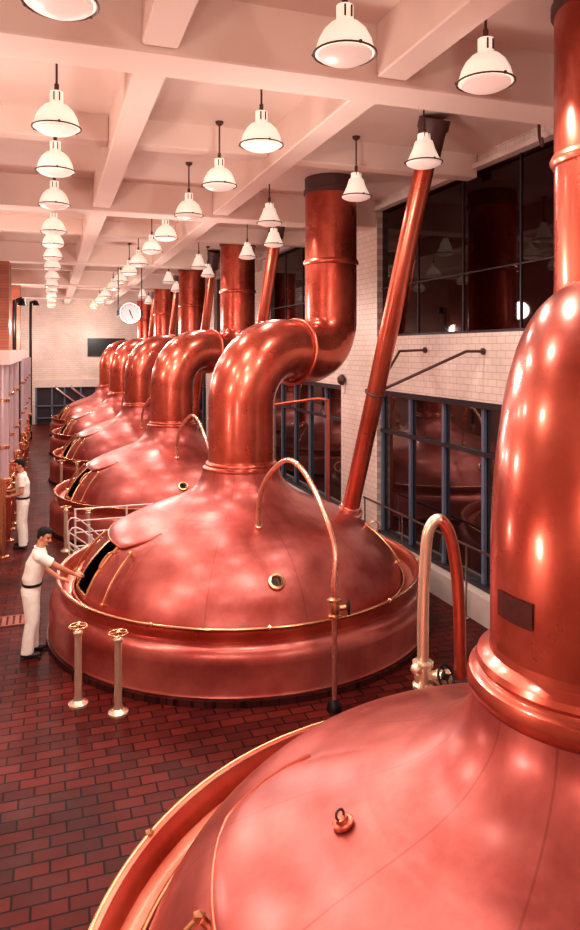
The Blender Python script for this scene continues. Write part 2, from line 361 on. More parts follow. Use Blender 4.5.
def make_kettle(label, loc, duct_dir=R(27), duct_d=2.07, extra=False):
    t = thing('brewing_kettle', label, 'kettle', loc, 0, None)
    bm = BM(); add_lathe(bm, [(2.45,.001),(2.79,.001),(2.79,.075),(2.45,.075)], 96); obj('plinth', bm, M['plinth'], t)
    bm = BM(); add_lathe(bm, [(2.755,.076),(2.765,.10),(2.75,.13),(2.75,.44),(2.742,.51),(2.72,.57),(2.68,.62),(2.62,.645),(2.585,.655)], 128)
    obj('shell', bm, M['shell'], t)
    bm = BM(); add_lathe(bm, [(2.585,.645),(2.59,.70),(2.61,.76),(2.63,.79),(2.66,.80),(2.665,.82),(2.65,.835),(2.615,.83),(2.59,.80),(2.57,.74),(2.56,.67),(2.50,.64),(2.42,.635)], 128)
    o = obj('rim_gutter', bm, M['pipe'], t)
    bm = BM(); add_torus(bm, (0,0,.828), 2.655, .014, seg=128)
    for a in (140, 178, 232, 262, 300, 340): 
        p = Vector((2.655*math.cos(R(a)), 2.655*math.sin(R(a)), .83)); add_ball(bm, p, .035, 1)
    add_torus(bm, (0,0,.665), 2.43, .018, seg=128)
    obj('rim_bead', bm, M['brass'], t)
    # dome with a real hatch opening (180 segments of 2 degrees)
    rows = len(PF)
    def skip(k, i): return 184 <= i*2 < 196 and 1.90 < (PF[k][0]+PF[k+1][0])/2 < 2.38
    bm = BM(); add_lathe(bm, PF, 180, skip=skip); obj('dome', bm, M['dome'], t)
    # collar and swan neck
    bm = BM(); add_lathe(bm, [(.57,2.20),(.60,2.21),(.62,2.24),(.622,2.28),(.61,2.32),(.575,2.335),(.565,2.35),(.575,2.37),(.565,2.40),(.53,2.415),(.505,2.43),(.50,2.47)] if extra else [(.56,2.19),(.575,2.20),(.585,2.225),(.58,2.25),(.545,2.265),(.535,2.28),(.54,2.30),(.53,2.32),(.505,2.335),(.50,2.36)], 64)
    obj('collar', bm, M['neck'], t)
    u = Vector((math.cos(duct_dir), math.sin(duct_dir), 0)); Z = Vector((0,0,1))
    # main bend
    pts = []; rad = []
    for z in (2.34, 2.5, 2.65): pts.append(Z*z); rad.append(.50)
    ra = 1.22 if extra else .84
    for k in range(1, 19):
        a = k/18*PI/2; pts.append(u*(ra-ra*math.cos(a))+Z*(4.0-ra+ra*math.sin(a))); rad.append(.50+.01*math.sin(k/18*PI)-.01*k/18)
    flx = 1.15 if not extra else 1.5
    n0 = 5
    for k in range(1, n0+1): pts.append(u*(ra+(flx-ra)*k/n0)+Z*(4.0-.03*k/n0)); rad.append(.50)
    bm = BM(); add_tube(bm, pts, rad, 48, caps=False); obj('swan_neck', bm, M['neck'], t)
    bm = BM(); add_torus(bm, u*(flx-.02)+Z*3.97, .525, .032, u+Vector((0,0,-.12)), 48, 10); obj('neck_flange', bm, M['pipe'], t)
    pts = [u*(flx-.05)+Z*3.97, u*flx+Z*3.96]; rad = [.485, .485]; rb = min(.62, duct_d-flx)
    if duct_d-rb > flx+.05: pts.append(u*(duct_d-rb)+Z*3.93); rad.append(.48)
    for k in range(1, 15):
        a = k/14*PI/2; pts.append(u*(duct_d-rb+rb*math.sin(a))+Z*(3.93+rb*(1-math.cos(a)))); rad.append(.48-.035*k/14)
    for z in (4.9, 5.5, 6.1, 6.75): pts.append(u*duct_d+Z*z); rad.append(.445)
    bm = BM(); add_tube(bm, pts, rad, 48, caps=False); du = obj('exhaust_duct', bm, M['neck'], t)
    bm = BM(); add_lathe(bm, [(.44,-.05),(.46,-.045),(.478,-.01),(.478,.01),(.46,.045),(.44,.05)], 48, Matrix.Translation(u*duct_d+Z*5.5)); obj('duct_ring', bm, M['pipe'], du)
    bm = BM(); add_lathe(bm, [(.44,6.66),(.47,6.67),(.47,6.74),(.45,6.75),(.45,6.945)], 48, Matrix.Translation(u*duct_d)); obj('duct_cap', bm, M['rod'], du)
    # hatch
    bm = BM()
    N = 28; outer = []
    prof2 = [(1.05,-.006),(1.10,-.002),(1.3,.006),(1.5,.015),(1.7,.027),(1.84,.038),(1.90,.044),(1.93,.038),(1.935,.0)]
    grid = []
    for i in range(N+1):
        deg = 138+(212-138)*i/N
        e = min(i, N-i)/N; 
        row = []
        for (r, o_) in prof2:
            rr = r - .25*max(0, .16-e)/.16*(r-1.05)/.88 - (.12*(max(0,.08-e)/.08)**2)*(r>1.5)
            oo = o_*min(1, e/.25)-(0 if 0 < i < N else .004)
            row.append(bm.verts.new(on_dome(rr, deg, oo)))
        grid.append(row)
    for i in range(N):
        for k in range(len(prof2)-1): bm.faces.new((grid[i][k], grid[i+1][k], grid[i+1][k+1], grid[i][k+1]))
    hc = obj('hatch_cover', bm, M['dome'], t, ang=25)
    bm = BM(); add_tube(bm, [on_dome(1.93-.25*max(0,.16-min(i,N-i)/N)/.16-.12*(max(0,.08-min(i,N-i)/N)/.08)**2, 138+74*i/N, .032*min(1, min(i,N-i)/N/.25)) for i in range(N+1)], .013, 8); obj('cover_lip', bm, M['pipe'], hc)
    bm = BM(); 
    for deg in (184, 196): add_tube(bm, [on_dome(1.90+.48*k/8, deg, .015) for k in range(9)], .02, 8)
    add_tube(bm, [on_dome(2.37, 184+12*k/8, .015) for k in range(9)], .02, 8)
    obj('hatch_frame', bm, M['brass'], t)
    bm = BM(); add_tube(bm, catmull([on_dome(2.0, 199, .0), on_dome(2.03, 199, .09), on_dome(2.1, 199, .11), on_dome(2.18, 199, .09), on_dome(2.2, 199, 0)], 4), .012, 8); obj('handle', bm, M['brass'], t)
    for deg, ra_, rb_ in ((171, 1.97, 2.36), (209, 1.96, 2.36), (331, 1.85, 2.3)):
        bm = BM(); add_tube(bm, [on_dome(ra_+(rb_-ra_)*k/10, deg, .06) for k in range(11)], .018, 8)
        for r_ in (ra_, rb_): add_bar(bm, on_dome(r_, deg, -.01), on_dome(r_, deg, .065), .022, 8); add_ball(bm, on_dome(r_, deg, .065), .033, 1)
        obj('track_rod', bm, M['brass'], t)
    bm = BM(); add_torus(bm, on_dome(1.95, 338, .07), .07, .012, nrm(1.95,338).cross(Z), 20, 6); obj('lifting_ring', bm, M['brass'], t)
    # sight port
    A = axis_mat(on_dome(2.11, 266.7, 0), nrm(2.11, 266.7)) @ Matrix.Diagonal((.88,.88,.88,1))
    bm = BM(); add_lathe(bm, [(.125,-.05),(.125,.02),(.115,.04),(.085,.045),(.075,.03),(.075,-.02)], 32, A); sp = obj('sight_port', bm, M['brass'], t)
    bm = BM(); add_lathe(bm, [(0,.012),(.076,.012)], 32, A); obj('sight_glass', bm, M['glass'], sp)
    if extra:
        A = axis_mat(on_dome(1.3, 169, .016), nrm(1.3, 169)) @ Matrix.Diagonal((.75,.75,.6,1))
        bm = BM(); add_lathe(bm, [(.075,0),(.075,.02),(.06,.03),(.045,.03),(.04,.055),(0,.06)], 24, A); kn = obj('inspection_cap', bm, M['pipe'], t)
        bm = BM(); p = A@Vector((0,0,.08)); add_torus(bm, p, .024, .007, A.to_3x3()@Vector((1,.6,0)), 20, 6); obj('cap_ring', bm, M['rod'], kn)
        bm = BM()
        g = []
        for k in range(15):
            a = R(170+28*k/14); g.append([bm.verts.new((.509*math.cos(a), .509*math.sin(a), z)) for z in (2.66, 2.79)])
        for k in range(14): bm.faces.new((g[k][0], g[k+1][0], g[k+1][1], g[k][1]))
        obj('nameplate', bm, M['plate'], t)
    return t
# slanted charging pipes
def make_slant(root):
    a = Vector((1.64,-.31, dome_z(1.67)-.03)); b = Vector((1.84,-2.47,6.80)); d = (b-a).normalized()
    bm = BM(); add_tube(bm, [a, a+(b-a)*.5, b], .13, 32); t = obj('slanted_pipe', bm, M['pipe'], root)
    bm = BM(); add_lathe(bm, [(.13,0),(.20,.0),(.20,.05),(.165,.06),(.16,.14),(.13,.15)], 32, axis_mat(a+d*.02, d)); obj('base_flange', bm, M['pinkpipe'], t)
    bm = BM(); add_lathe(bm, [(.135,-.42),(.17,-.42),(.175,-.04),(.2,.0),(.2,.12)], 32, axis_mat(b, d)); obj('ceiling_sleeve', bm, M['rod'], t)
    bm = BM(); c = a+(b-a)*.36; w = Vector((XR-KX-.001, -1.35, 3.98)); e = Vector((XR-KX-.3, -1.35, 3.98))
    add_tube(bm, [c, e, w], .022, 8)
    w2 = Vector((XR-KX-.001, -1.3+1.65, 4.0)); e2 = w2+Vector((-.5,0,0)); add_tube(bm, [c, e2+Vector((0,0,-.02)), w2], .022, 8)
    for q in (w, w2): add_bar(bm, q-Vector((.03,0,0)), q, .05, 10)
    add_torus(bm, c, .14, .02, d, 20, 6)
    obj('wall_brace', bm, M['rod'], t)
    return t
# spray goosenecks with valves
def make_goose(root):
    fx, fy = .25, -3.06
    z0 = dome_z(1.33)
    pts = catmull([(-.12,-1.33,z0-.03),(-.12,-1.34,z0+.30),(-.06,-1.47,z0+.66),(.09,-1.83,2.60),(.16,-2.28,2.54),(.23,-2.72,2.20),(.285,-2.99,1.78),(fx,fy,1.42),(fx,fy,1.2)], 6)
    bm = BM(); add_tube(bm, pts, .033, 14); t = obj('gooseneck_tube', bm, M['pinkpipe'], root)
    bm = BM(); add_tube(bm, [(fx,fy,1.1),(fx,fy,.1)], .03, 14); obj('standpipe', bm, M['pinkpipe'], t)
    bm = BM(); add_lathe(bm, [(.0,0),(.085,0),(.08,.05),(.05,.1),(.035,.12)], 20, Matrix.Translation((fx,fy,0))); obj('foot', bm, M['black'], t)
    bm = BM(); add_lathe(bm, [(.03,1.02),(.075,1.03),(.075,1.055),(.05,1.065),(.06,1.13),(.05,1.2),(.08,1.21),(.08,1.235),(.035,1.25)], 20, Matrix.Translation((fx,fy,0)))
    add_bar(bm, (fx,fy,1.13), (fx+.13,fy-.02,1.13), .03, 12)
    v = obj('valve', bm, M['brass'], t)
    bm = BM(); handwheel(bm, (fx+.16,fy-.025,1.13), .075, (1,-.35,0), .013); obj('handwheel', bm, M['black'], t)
    bm = BM(); add_lathe(bm, [(.033,0),(.06,.0),(.055,.04),(.033,.05)], 16, axis_mat((-.12,-1.33,z0-.005), nrm(1.33,270))); obj('dome_flange', bm, M['pinkpipe'], t)
    return t
k1 = make_kettle('enormous nearest copper kettle filling the lower right corner', (2.65, KY[0], 0), math.atan2(1.44, 1.54), 2.1, True)
k2 = make_kettle('large copper kettle whose open hatch the man in white reaches into', (KX, KY[1], 0))
make_slant(k2); make_goose(k2)
klab = ['copper kettle just behind the white stair railing', 'copper kettle with its neck third from the far end, two behind the reaching man',
        'copper kettle next to last before the far wall', 'farthest and smallest copper kettle near the far wall']
for y, lab in zip(KY[2:], klab): dup(k2, (KX, y, 0), 0, lab)
for o in [o for o in bpy.data.objects if o.name.startswith('brewing_kettle')]: o['group'] = 'copper brewing kettles in a row'

# thick gooseneck standing behind the nearest kettle
t = thing('return_gooseneck', 'thick tall arched pipe standing behind the nearest kettle', 'pipe', (3.48, 5.80, 0))
bm = BM(); pts = catmull([(-.14,.06,1.05),(-.14,.06,1.5),(-.125,.05,1.95),(-.10,.03,2.28),(-.01,0,2.40),(.09,-.03,2.27),(.15,-.05,1.95),(.18,-.06,1.5),(.19,-.06,.9),(.19,-.06,.08)], 6)
n_ = len(pts)//2; 
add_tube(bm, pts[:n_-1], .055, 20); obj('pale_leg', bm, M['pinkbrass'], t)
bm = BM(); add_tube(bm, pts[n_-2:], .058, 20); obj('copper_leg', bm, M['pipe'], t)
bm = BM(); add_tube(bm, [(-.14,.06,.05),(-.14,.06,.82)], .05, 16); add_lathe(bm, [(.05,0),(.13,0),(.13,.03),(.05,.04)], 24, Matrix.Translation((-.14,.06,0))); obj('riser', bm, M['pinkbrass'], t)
bm = BM(); add_lathe(bm, [(.05,.80),(.10,.81),(.10,.84),(.075,.86),(.09,.93),(.075,1.0),(.10,1.02),(.10,1.05),(.055,1.06)], 24, Matrix.Translation((-.14,.06,0)))
add_bar(bm, (-.14,.06,.93), (-.03,-.12,.97), .045, 14); add_ball(bm, (-.24,.0,1.02), .06, 2); add_bar(bm, (-.14,.06,.93), (.10,-.02,.88), .05, 14); add_ball(bm, (.0,.0,.91), .075, 2)
add_lathe(bm, [(.05,-.02),(.09,-.02),(.09,.02),(.05,.02)], 20, axis_mat((.08,-.02,.885), (1,-.2,-.1)))
add_bar(bm, (-.14,.06,.9), (-.27,-.1,.82), .03, 10)
v = obj('valve_body', bm, M['pinkbrass'], t)
bm = BM(); handwheel(bm, (-.02,-.15,.98), .10, (.4,-1,.5), .012); obj('handwheel', bm, M['black'], v)
bm = BM(); add_lathe(bm, [(.058,.70),(.09,.70),(.09,.74),(.07,.76),(.07,.84),(.09,.86),(.09,.89),(.058,.90)], 24, Matrix.Translation((.19,-.06,0))); obj('coupling', bm, M['rod'], t)
bm = BM(); add_lathe(bm, [(.05,0),(.15,0),(.15,.03),(.06,.05)], 24, Matrix.Translation((.19,-.06,0))); obj('floor_flange', bm, M['rod'], t)

# floor valve pedestals (two per kettle)
def make_post(label, loc):
    t = thing('valve_pedestal', label, 'pedestal', loc, 0, 'brass valve pedestals on the floor by the kettles')
    bm = BM(); add_lathe(bm, [(0,0),(.11,0),(.11,.025),(.085,.035),(.055,.06),(.05,.09)], 24); obj('base_flange', bm, M['pinkbrass'], t)
    bm = BM(); add_lathe(bm, [(.045,.07),(.042,.4),(.04,.78),(.052,.79),(.055,.82),(.04,.84),(0,.845)], 24); obj('column', bm, M['pinkbrass'], t)
    bm = BM(); add_bar(bm, (0,0,.84), (0,0,.90), .014, 8); handwheel(bm, (0,0,.885), .10, (0,0,1), .011); obj('handwheel', bm, M['brass'], t)
    return t
p = None
names = ['reaching man\'s kettle', 'kettle behind the stair railing', 'second kettle behind the reaching man\'s']
for y, nm in zip(KY[1:4], names):
    for (dx, dy, s) in ((-2.44,-2.02,'left'), (-2.03,-2.36,'right')):
        lab = '%s brass pedestal with handwheel before the %s' % (s, nm)
        if p is None: p = make_post(lab, (KX+dx, y+dy, 0))
        else: dup(p, (KX+dx, y+dy, 0), 0, lab)

# stair railing between kettles 2 and 3
t = thing('stair_railing', 'white tubular stair railing between the two middle kettles', 'railing', (.45, 13.78, 0))
bm = BM(); r_ = .013
for z in (1.0, .78, .56): add_bar(bm, (0,0,z), (1.9,0,z), r_, 8)
add_bar(bm, (0,0,.3), (1.3,0,.3), r_, 8)
obj('guard_rail', bm, M['whitepaint'], t)
for x in (0, .95, 1.9):
    bm = BM(); add_bar(bm, (x,0,0), (x,0,1.01), .02, 8); add_bar(bm, (x,0,0), (x,0,.015), .045, 12); obj('post', bm, M['whitepaint'], t)
for dy, nm_ in ((-.09, 0), (-.86, 1)):
    bm = BM()
    add_tube(bm, [(.95,dy,.02),(.08,dy,.82),(.0,dy,.86),(-.08,dy,.86),(-.13,dy,.80),(-.14,dy,.70),(-.13,dy,.40),(-.08,dy,.28),(.25,dy,.0)], r_, 8)
    add_bar(bm, (-.14,dy,.62), (.62,dy,.02), r_, 8); add_bar(bm, (-.12,dy,.4), (.35,dy,.02), r_, 8)
    add_bar(bm, (.25,dy,.0), (.25,dy,.72), .018, 8); add_bar(bm, (.55,dy,.0), (.55,dy,.42), .018, 8)
    obj('handrail', bm, M['whitepaint'], t)

# guard rail along lower right windows
t = thing('window_guard_rail', 'thin dark guard rail along the lower right windows', 'railing', (5.86, 0, 0))
bm = BM(); add_bar(bm, (0,6.9,1.1), (0,12.6,1.1), .02, 8); obj('rail', bm, M['rod'], t)
for y in (7.0, 9.0, 11.0, 12.55):
    bm = BM(); add_bar(bm, (0,y,0), (0,y,1.1), .016, 8); add_bar(bm, (0,y,0), (0,y,.02), .04, 10); obj('post', bm, M['steel'], t)

# standpipe by the second window bay
t = thing('wall_standpipe', 'thin vertical copper pipe with side branch before the second lower window', 'pipe', (5.5, 13.6, 0))
bm = BM(); add_tube(bm, catmull([(0,0,0),(0,0,1.5),(0,0,2.8),(-.04,0,2.95),(-.2,.1,2.98)], 4)+[Vector((-1.0,.9,2.8))], .035, 10); obj('pipe_run', bm, M['pipe'], t)
bm = BM(); add_lathe(bm, [(.035,0),(.09,0),(.09,.02),(.035,.03)], 16); obj('floor_flange', bm, M['pipe'], t)
t = thing('wall_bell', 'small dark round bell on the white tiled pier', 'bell', (XR-.001, 14.1, 3.35))
bm = BM(); add_lathe(bm, [(.0,.16),(.07,.15),(.11,.10),(.12,.05),(.05,.03),(.05,0),(0,0)], 20, axis_mat((0,0,0), (-1,0,0))); obj('gong', bm, M['rod'], t)
bm = BM(); add_box(bm, -.04, 0, -.05, .05, -.28, -.05); obj('backplate', bm, M['white'], t, False)
t = thing('ceiling_hook', 'thin dark hook below the beam beside the dark gallery glass', 'hook', (5.85, 7.35, 6.75))
bm = BM(); add_tube(bm, catmull([(0,0,.2),(0,0,.0),(0,-.02,-.1),(-.03,-.1,-.2),(-.06,-.12,-.1)], 4), .02, 8); obj('hook', bm, M['rod'], t)

# floor drain grate
t = thing('floor_grate', 'small terracotta grate set in the floor by the left edge', 'grate', (-.5, 11.1, .001))
bm = BM()
for k in range(6): add_box(bm, -.26+.09*k, -.20+.09*k, -.17, .17, 0, .012)
obj('grate_bar', bm, M['grate'], t, False)
bm = BM(); add_box(bm, -.29, .28, -.2, -.171, 0, .014); add_box(bm, -.29, .28, .171, .2, 0, .014); obj('grate_frame', bm, M['grate'], t, False)

# ------------------------------------------------------------------ pendant lamps
def make_lamp(kind, label, loc):
    t = thing('pendant_lamp', label, 'lamp', loc, 0, 'white enamel pendant lamps')
    if kind == 'dome': pr = [(.045,.35),(.062,.345),(.062,.24),(.075,.225),(.11,.21),(.155,.165),(.19,.10),(.21,.03),(.214,0),(.205,.0),(.2,.03),(.15,.15),(.06,.2)]
    else: pr = [(.04,.33),(.07,.32),(.075,.25),(.10,.235),(.125,.15),(.165,.06),(.20,.0),(.192,0),(.155,.06),(.11,.15),(.06,.22)]
    bm = BM(); add_lathe(bm, pr, 32); sh = obj('lamp_shade', bm, M['shade'], t, ang=50)
    for a in (-.025, .025):
        bm = BM(); add_box(bm, a-.006, a+.006, -.068, -.058, .25, .33); obj('vent_slot', bm, M['rod'], sh, False)
    bm = BM(); add_lathe(bm, [(.198,.0),(.19,-.02),(.14,-.045),(.07,-.058),(0,-.062)], 28); obj('lens', bm, M['lens'], t)
    bm = BM(); rr = .226 if kind == 'dome' else .208
    add_torus(bm, (0,0,0), rr, .0075, seg=32, ms=6); 
    for a in (0.6, 2.7, 4.8): add_ball(bm, (rr*math.cos(a), rr*math.sin(a), .004), .016, 1)
    obj('guard_ring', bm, M['rod'], t)
    bm = BM(); add_bar(bm, (0,0,.345), (0,0,.829), .011, 8); add_bar(bm, (0,0,.345), (0,0,.42), .022, 10); add_lathe(bm, [(.011,.77),(.05,.80),(.055,.829),(0,.829)], 12); obj('stem', bm, M['rod'], t)
    return t
ordn = ['first','second','third','fourth','fifth','sixth','seventh','eighth','ninth','tenth','eleventh','twelfth','thirteenth','fourteenth','fifteenth','sixteenth','seventeenth']
rowL = [4.5,7.05,8.75,10.8,12.9+.35,14.9,17.0,19.2,22.0,24.6,27.0,30,33,36]
rowM = [4.62,6.95,8.85,10.95,13.3,15.2,17.6,19.7,22.2,24.9,28.6,31.8,36.2]
rowR = [(3.27,4.75),(4.0,7.0),(4.0,8.85),(3.46,11.15),(4.25,13.4),(4.25,15.4),(3.6,17.7),(4.25,19.6),(3.5,21.9),(4.25,24.9),(3.5,28.4),(4.2,31.9)]
LZ = 6.12
LA = {}
lamps = []
def put(kind, label, loc):
    if kind not in LA: LA[kind] = make_lamp(kind, label, loc)
    else: dup(LA[kind], loc, 0, label)
    lamps.append(loc)
for i, y in enumerate(rowL): put('dome', 'white domed pendant lamp, %s from the camera in the leftmost straight row' % ordn[i], (.06, y, LZ))
for i, y in enumerate(rowM): put('dome', 'white domed pendant lamp, %s from the camera in the middle row' % ordn[i], (2.07 if i else 2.0, y, LZ))
for i, (x, y) in enumerate(rowR): put('dome' if i == 0 else 'cone', 'white pendant lamp, %s from the camera in the right row by the ducts' % ordn[i], (x, y, LZ))

# ------------------------------------------------------------------ clock
t = thing('hanging_clock', 'round white clock hung from the ceiling on two rods', 'clock', (2.27, 21.4, 5.11))
Ay = axis_mat((0,0,0), (-.1,-1,0))
bm = BM(); add_lathe(bm, [(0,-.12),(.27,-.12),(.31,-.09),(.325,0),(.31,.02),(.28,.02),(.28,0)], 40, Ay); obj('case', bm, M['steel'], t)
bm = BM(); add_lathe(bm, [(0,.004),(.282,.004)], 40, Ay); fa = obj('clock_face', bm, M['face'], t)
bm = BM()
for k in range(12):
    a = k*PI/6; q = Ay@Vector((.23*math.cos(a), .23*math.sin(a), .008)); q2 = Ay@Vector((.265*math.cos(a), .265*math.sin(a), .008)); add_bar(bm, q, q2, .007, 6)
obj('hour_mark', bm, M['black'], fa)
bm = BM(); add_bar(bm, (-.02,-.03,.09), (.03,-.03,-.06), .016, 6); obj('hour_hand', bm, M['black'], t)
bm = BM(); add_bar(bm, (-.03,-.035,.1), (.08,-.035,-.16), .011, 6); obj('minute_hand', bm, M['black'], t)
for s in (-1, 1):
    bm = BM(); add_bar(bm, (s*.345,.03,-.06), (s*.345,.03,ZC-5.11-.001), .013, 8); add_box(bm, s*.345-.04, s*.345+.04, -.03, .09, -.09, .07); add_bar(bm, (s*.3,.03,0), (s*.345,.03,0), .02, 8); obj('suspension_rod', bm, M['black'], t)

# ------------------------------------------------------------------ left pipework
ledge = thing('pipe_ledge', 'pale duct ledge running along the left wall above the upright tubes', 'duct', (-1.1, 0, 0))
bm = BM(); add_box(bm, -.42, .38, 14.2, 20.5, 3.72, 4.0); add_box(bm, -.42, .30, 22.2, 29.9, 3.72, 4.0); obj('ledge_box', bm, M['white'], ledge, False)
lefts = [(-.86,14.55,.11,'enamel'),(-.84,16.75,.07,'enamel'),(-.82,18.4,.10,'enamel'),(-.80,20.0,.06,'black'),(-.84,22.4,.12,'enamel'),(-.82,24.3,.10,'enamel'),(-.84,26.5,.11,'enamel'),(-.82,29,.12,'enamel')]
for i, (x, y, r_, m_) in enumerate(lefts):
    t = thing('upright_tube', '%s upright %s tube from the camera along the left wall' % (ordn[i], 'black' if m_ == 'black' else 'pale enamelled'), 'tube', (x, y, 0), 0, 'upright tubes along the left wall')
    bm = BM(); add_tube(bm, [(0,0,1.5),(0,0,3.719)], r_, 20); obj('tube_body', bm, M[m_], t)
    bm = BM(); add_tube(bm, [(0,0,.02),(0,0,1.5)], r_*.5, 14); add_lathe(bm, [(.03,0),(.12,0),(.12,.03),(.04,.04)], 16); add_lathe(bm, [(r_*.5,1.46),(r_+.04,1.47),(r_+.04,1.53),(r_,1.55)], 16); obj('lower_riser', bm, M['brass'], t)
    for z in (2.1, 3.0):
        bm = BM(); add_lathe(bm, [(r_,z),(r_+.02,z+.01),(r_+.02,z+.06),(r_,z+.07)], 16); obj('clamp', bm, M['brass'], t)
for i, y in enumerate((15.75, 17.3, 19.2, 22.9, 25.3, 27.6)):
    t = thing('brass_valve', '%s copper and brass valve cluster from the camera beside the left tubes' % ordn[i], 'valve', (-.95, y, 0), 0, 'brass valve clusters along the left wall')
    bm = BM(); add_tube(bm, [(-.05,.35,0),(-.05,.35,1.55)], .045, 14); add_tube(bm, catmull([(-.05,.35,1.5),(.02,.3,1.62),(.1,.1,1.6),(.12,0,1.4),(.12,0,.9)], 5), .05, 12)
    add_tube(bm, [(.12,0,1.0),(.12,0,.02)], .05, 14); add_bar(bm, (-.5,.35,.8), (.1,.35,.8), .04, 12); obj('manifold', bm, M['pipe'], t)
    bm = BM(); add_ball(bm, (.12,0,1.1), .1, 2); add_lathe(bm, [(.05,1.26),(.1,1.27),(.1,1.3),(.05,1.31)], 16, Matrix.Translation((.12,0,0))); add_bar(bm, (.12,0,1.1), (.2,-.16,1.12), .03, 10); vb = obj('valve_body', bm, M['brass'], t)
    bm = BM(); add_lathe(bm, [(0,0),(.12,0),(.12,.03),(.05,.04)], 16, Matrix.Translation((.12,0,.0))); obj('floor_flange', bm, M['brass'], t)
    bm = BM(); add_ball(bm, (-.05,.35,.8), .09, 2); obj('check_valve', bm, M['brass'], t)
    bm = BM(); handwheel(bm, (.2,-.17,1.12), .13, (.3,-1,.1), .016); obj('handwheel', bm, M['brass'], vb)
    bm = BM(); handwheel(bm, (.14,.33,.8), .12, (1,-.3,0), .016); add_bar(bm, (-.05,.35,.8), (.14,.33,.8), .02, 8); obj('handwheel', bm, M['pipe'], vb)
for i, (y, zt, lab) in enumerate(((21.95, 5.5, 'nearer dark hooked vent pipe above the left ledge'), (33.5, 6.2, 'farther black hooked vent pipe with funnel head on the left'))):
    t = thing('hooked_pipe', lab, 'pipe', (-.98+.16*i, y, 0))
    bm = BM(); add_tube(bm, catmull([(0,0,0),(0,0,2.5),(0,0,zt-.35),(.05,0,zt-.08),(.22,0,zt)], 6), .06, 12); obj('pipe_run', bm, M['black'], t)
    bm = BM(); add_lathe(bm, [(.06,0),(.16,-.22),(.05,-.2)], 16, Matrix.Translation((.22,0,zt+.02))); obj('funnel_head', bm, M['black'], t)

# ------------------------------------------------------------------ people
def cap_seg(bm, a, b, r1, r2, seg=14):
    a = Vector(a); b = Vector(b); d = (b-a); L = d.length; pr = []
    for k in range(5): t_ = -PI/2+PI/2*k/5; pr.append((r1*math.cos(t_), r1*math.sin(t_)))
    for k in range(6): t_ = PI/2*k/5; pr.append((max(0, r2*math.cos(t_)), L+r2*math.sin(t_)))
    pr[0] = (0, -r1); pr[-1] = (0, L+r2)
    add_lathe(bm, pr, seg, axis_mat(a, d))
def chain(bm, pts, rs, seg=14):
    for i in range(len(pts)-1): cap_seg(bm, pts[i], pts[i+1], rs[i], rs[i+1], seg)
def loft(bm, rings, seg=24):
    """rings: (center, half-depth x, half-width y)"""
    rs = []
    for c, rx, ry in rings:
        c = Vector(c); rs.append([bm.verts.new(c+Vector((rx*math.cos(2*PI*k/seg), ry*math.sin(2*PI*k/seg), 0))) for k in range(seg)])
    for A, B in zip(rs, rs[1:]):
        for k in range(seg): bm.faces.new((A[k], A[(k+1)%seg], B[(k+1)%seg], B[k]))
    bm.faces.new(rs[0][::-1]); bm.faces.new(rs[-1])
def remeshed(name, bm, mat, parent, voxel, smooth=6):
    bmesh.ops.recalc_face_normals(bm, faces=bm.faces[:])
    me = bpy.data.meshes.new('raw'); bm.to_mesh(me); bm.free()
    o = bpy.data.objects.new('raw', me); COL.objects.link(o)
    md = o.modifiers.new('r', 'REMESH'); md.mode = 'VOXEL'; md.voxel_size = voxel; md.use_smooth_shade = True
    ms = o.modifiers.new('s', 'SMOOTH'); ms.iterations = smooth; ms.factor = .5
    bpy.context.view_layer.update()
    ev = o.evaluated_get(bpy.context.evaluated_depsgraph_get())
    m2 = bpy.data.meshes.new_from_object(ev); m2.name = name
    bpy.data.objects.remove(o); bpy.data.meshes.remove(me)
    m2.materials.clear()
    for m_ in (mat if isinstance(mat, list) else [mat]): m2.materials.append(m_)
    for p_ in m2.polygons: p_.use_smooth = True
    r_ = bpy.data.objects.new(name, m2); COL.objects.link(r_); r_.parent = parent
    return r_
def hand(bm, wrist, direction, palm_n, s=1, curl=.5, side=1):
    """palm + five fingers; direction = finger direction, palm_n = palm facing direction"""
    w = Vector(wrist); d = Vector(direction).normalized(); n = Vector(palm_n); n = (n-d*n.dot(d)).normalized(); t_ = d.cross(n)*side
    for k in range(4):
        off = (k-1.5)*.021
        chain(bm, [w+t_*off*.6+d*.01, w+t_*off+d*.085], [.016,.0125], 10)
        L = [.075,.085,.08,.062][k]; p0 = w+t_*off+d*.085; dd = d; pts = [p0]
        for j, f in enumerate((.42,.33,.25)):
            a = curl*(.5+.5*j); dd = (dd*math.cos(a)+n*math.sin(a)).normalized(); pts.append(pts[-1]+dd*L*f)
        chain(bm, pts, [.0115,.0105,.0095,.008], 10)
    p0 = w-t_*.024+d*.025; p1 = p0-t_*.022+d*.03+n*.012; p2 = p1-t_*.008+d*.03+n*.01; p3 = p2+d*.022+n*.006
    chain(bm, [p0,p1,p2,p3], [.016,.013,.011,.009], 10)
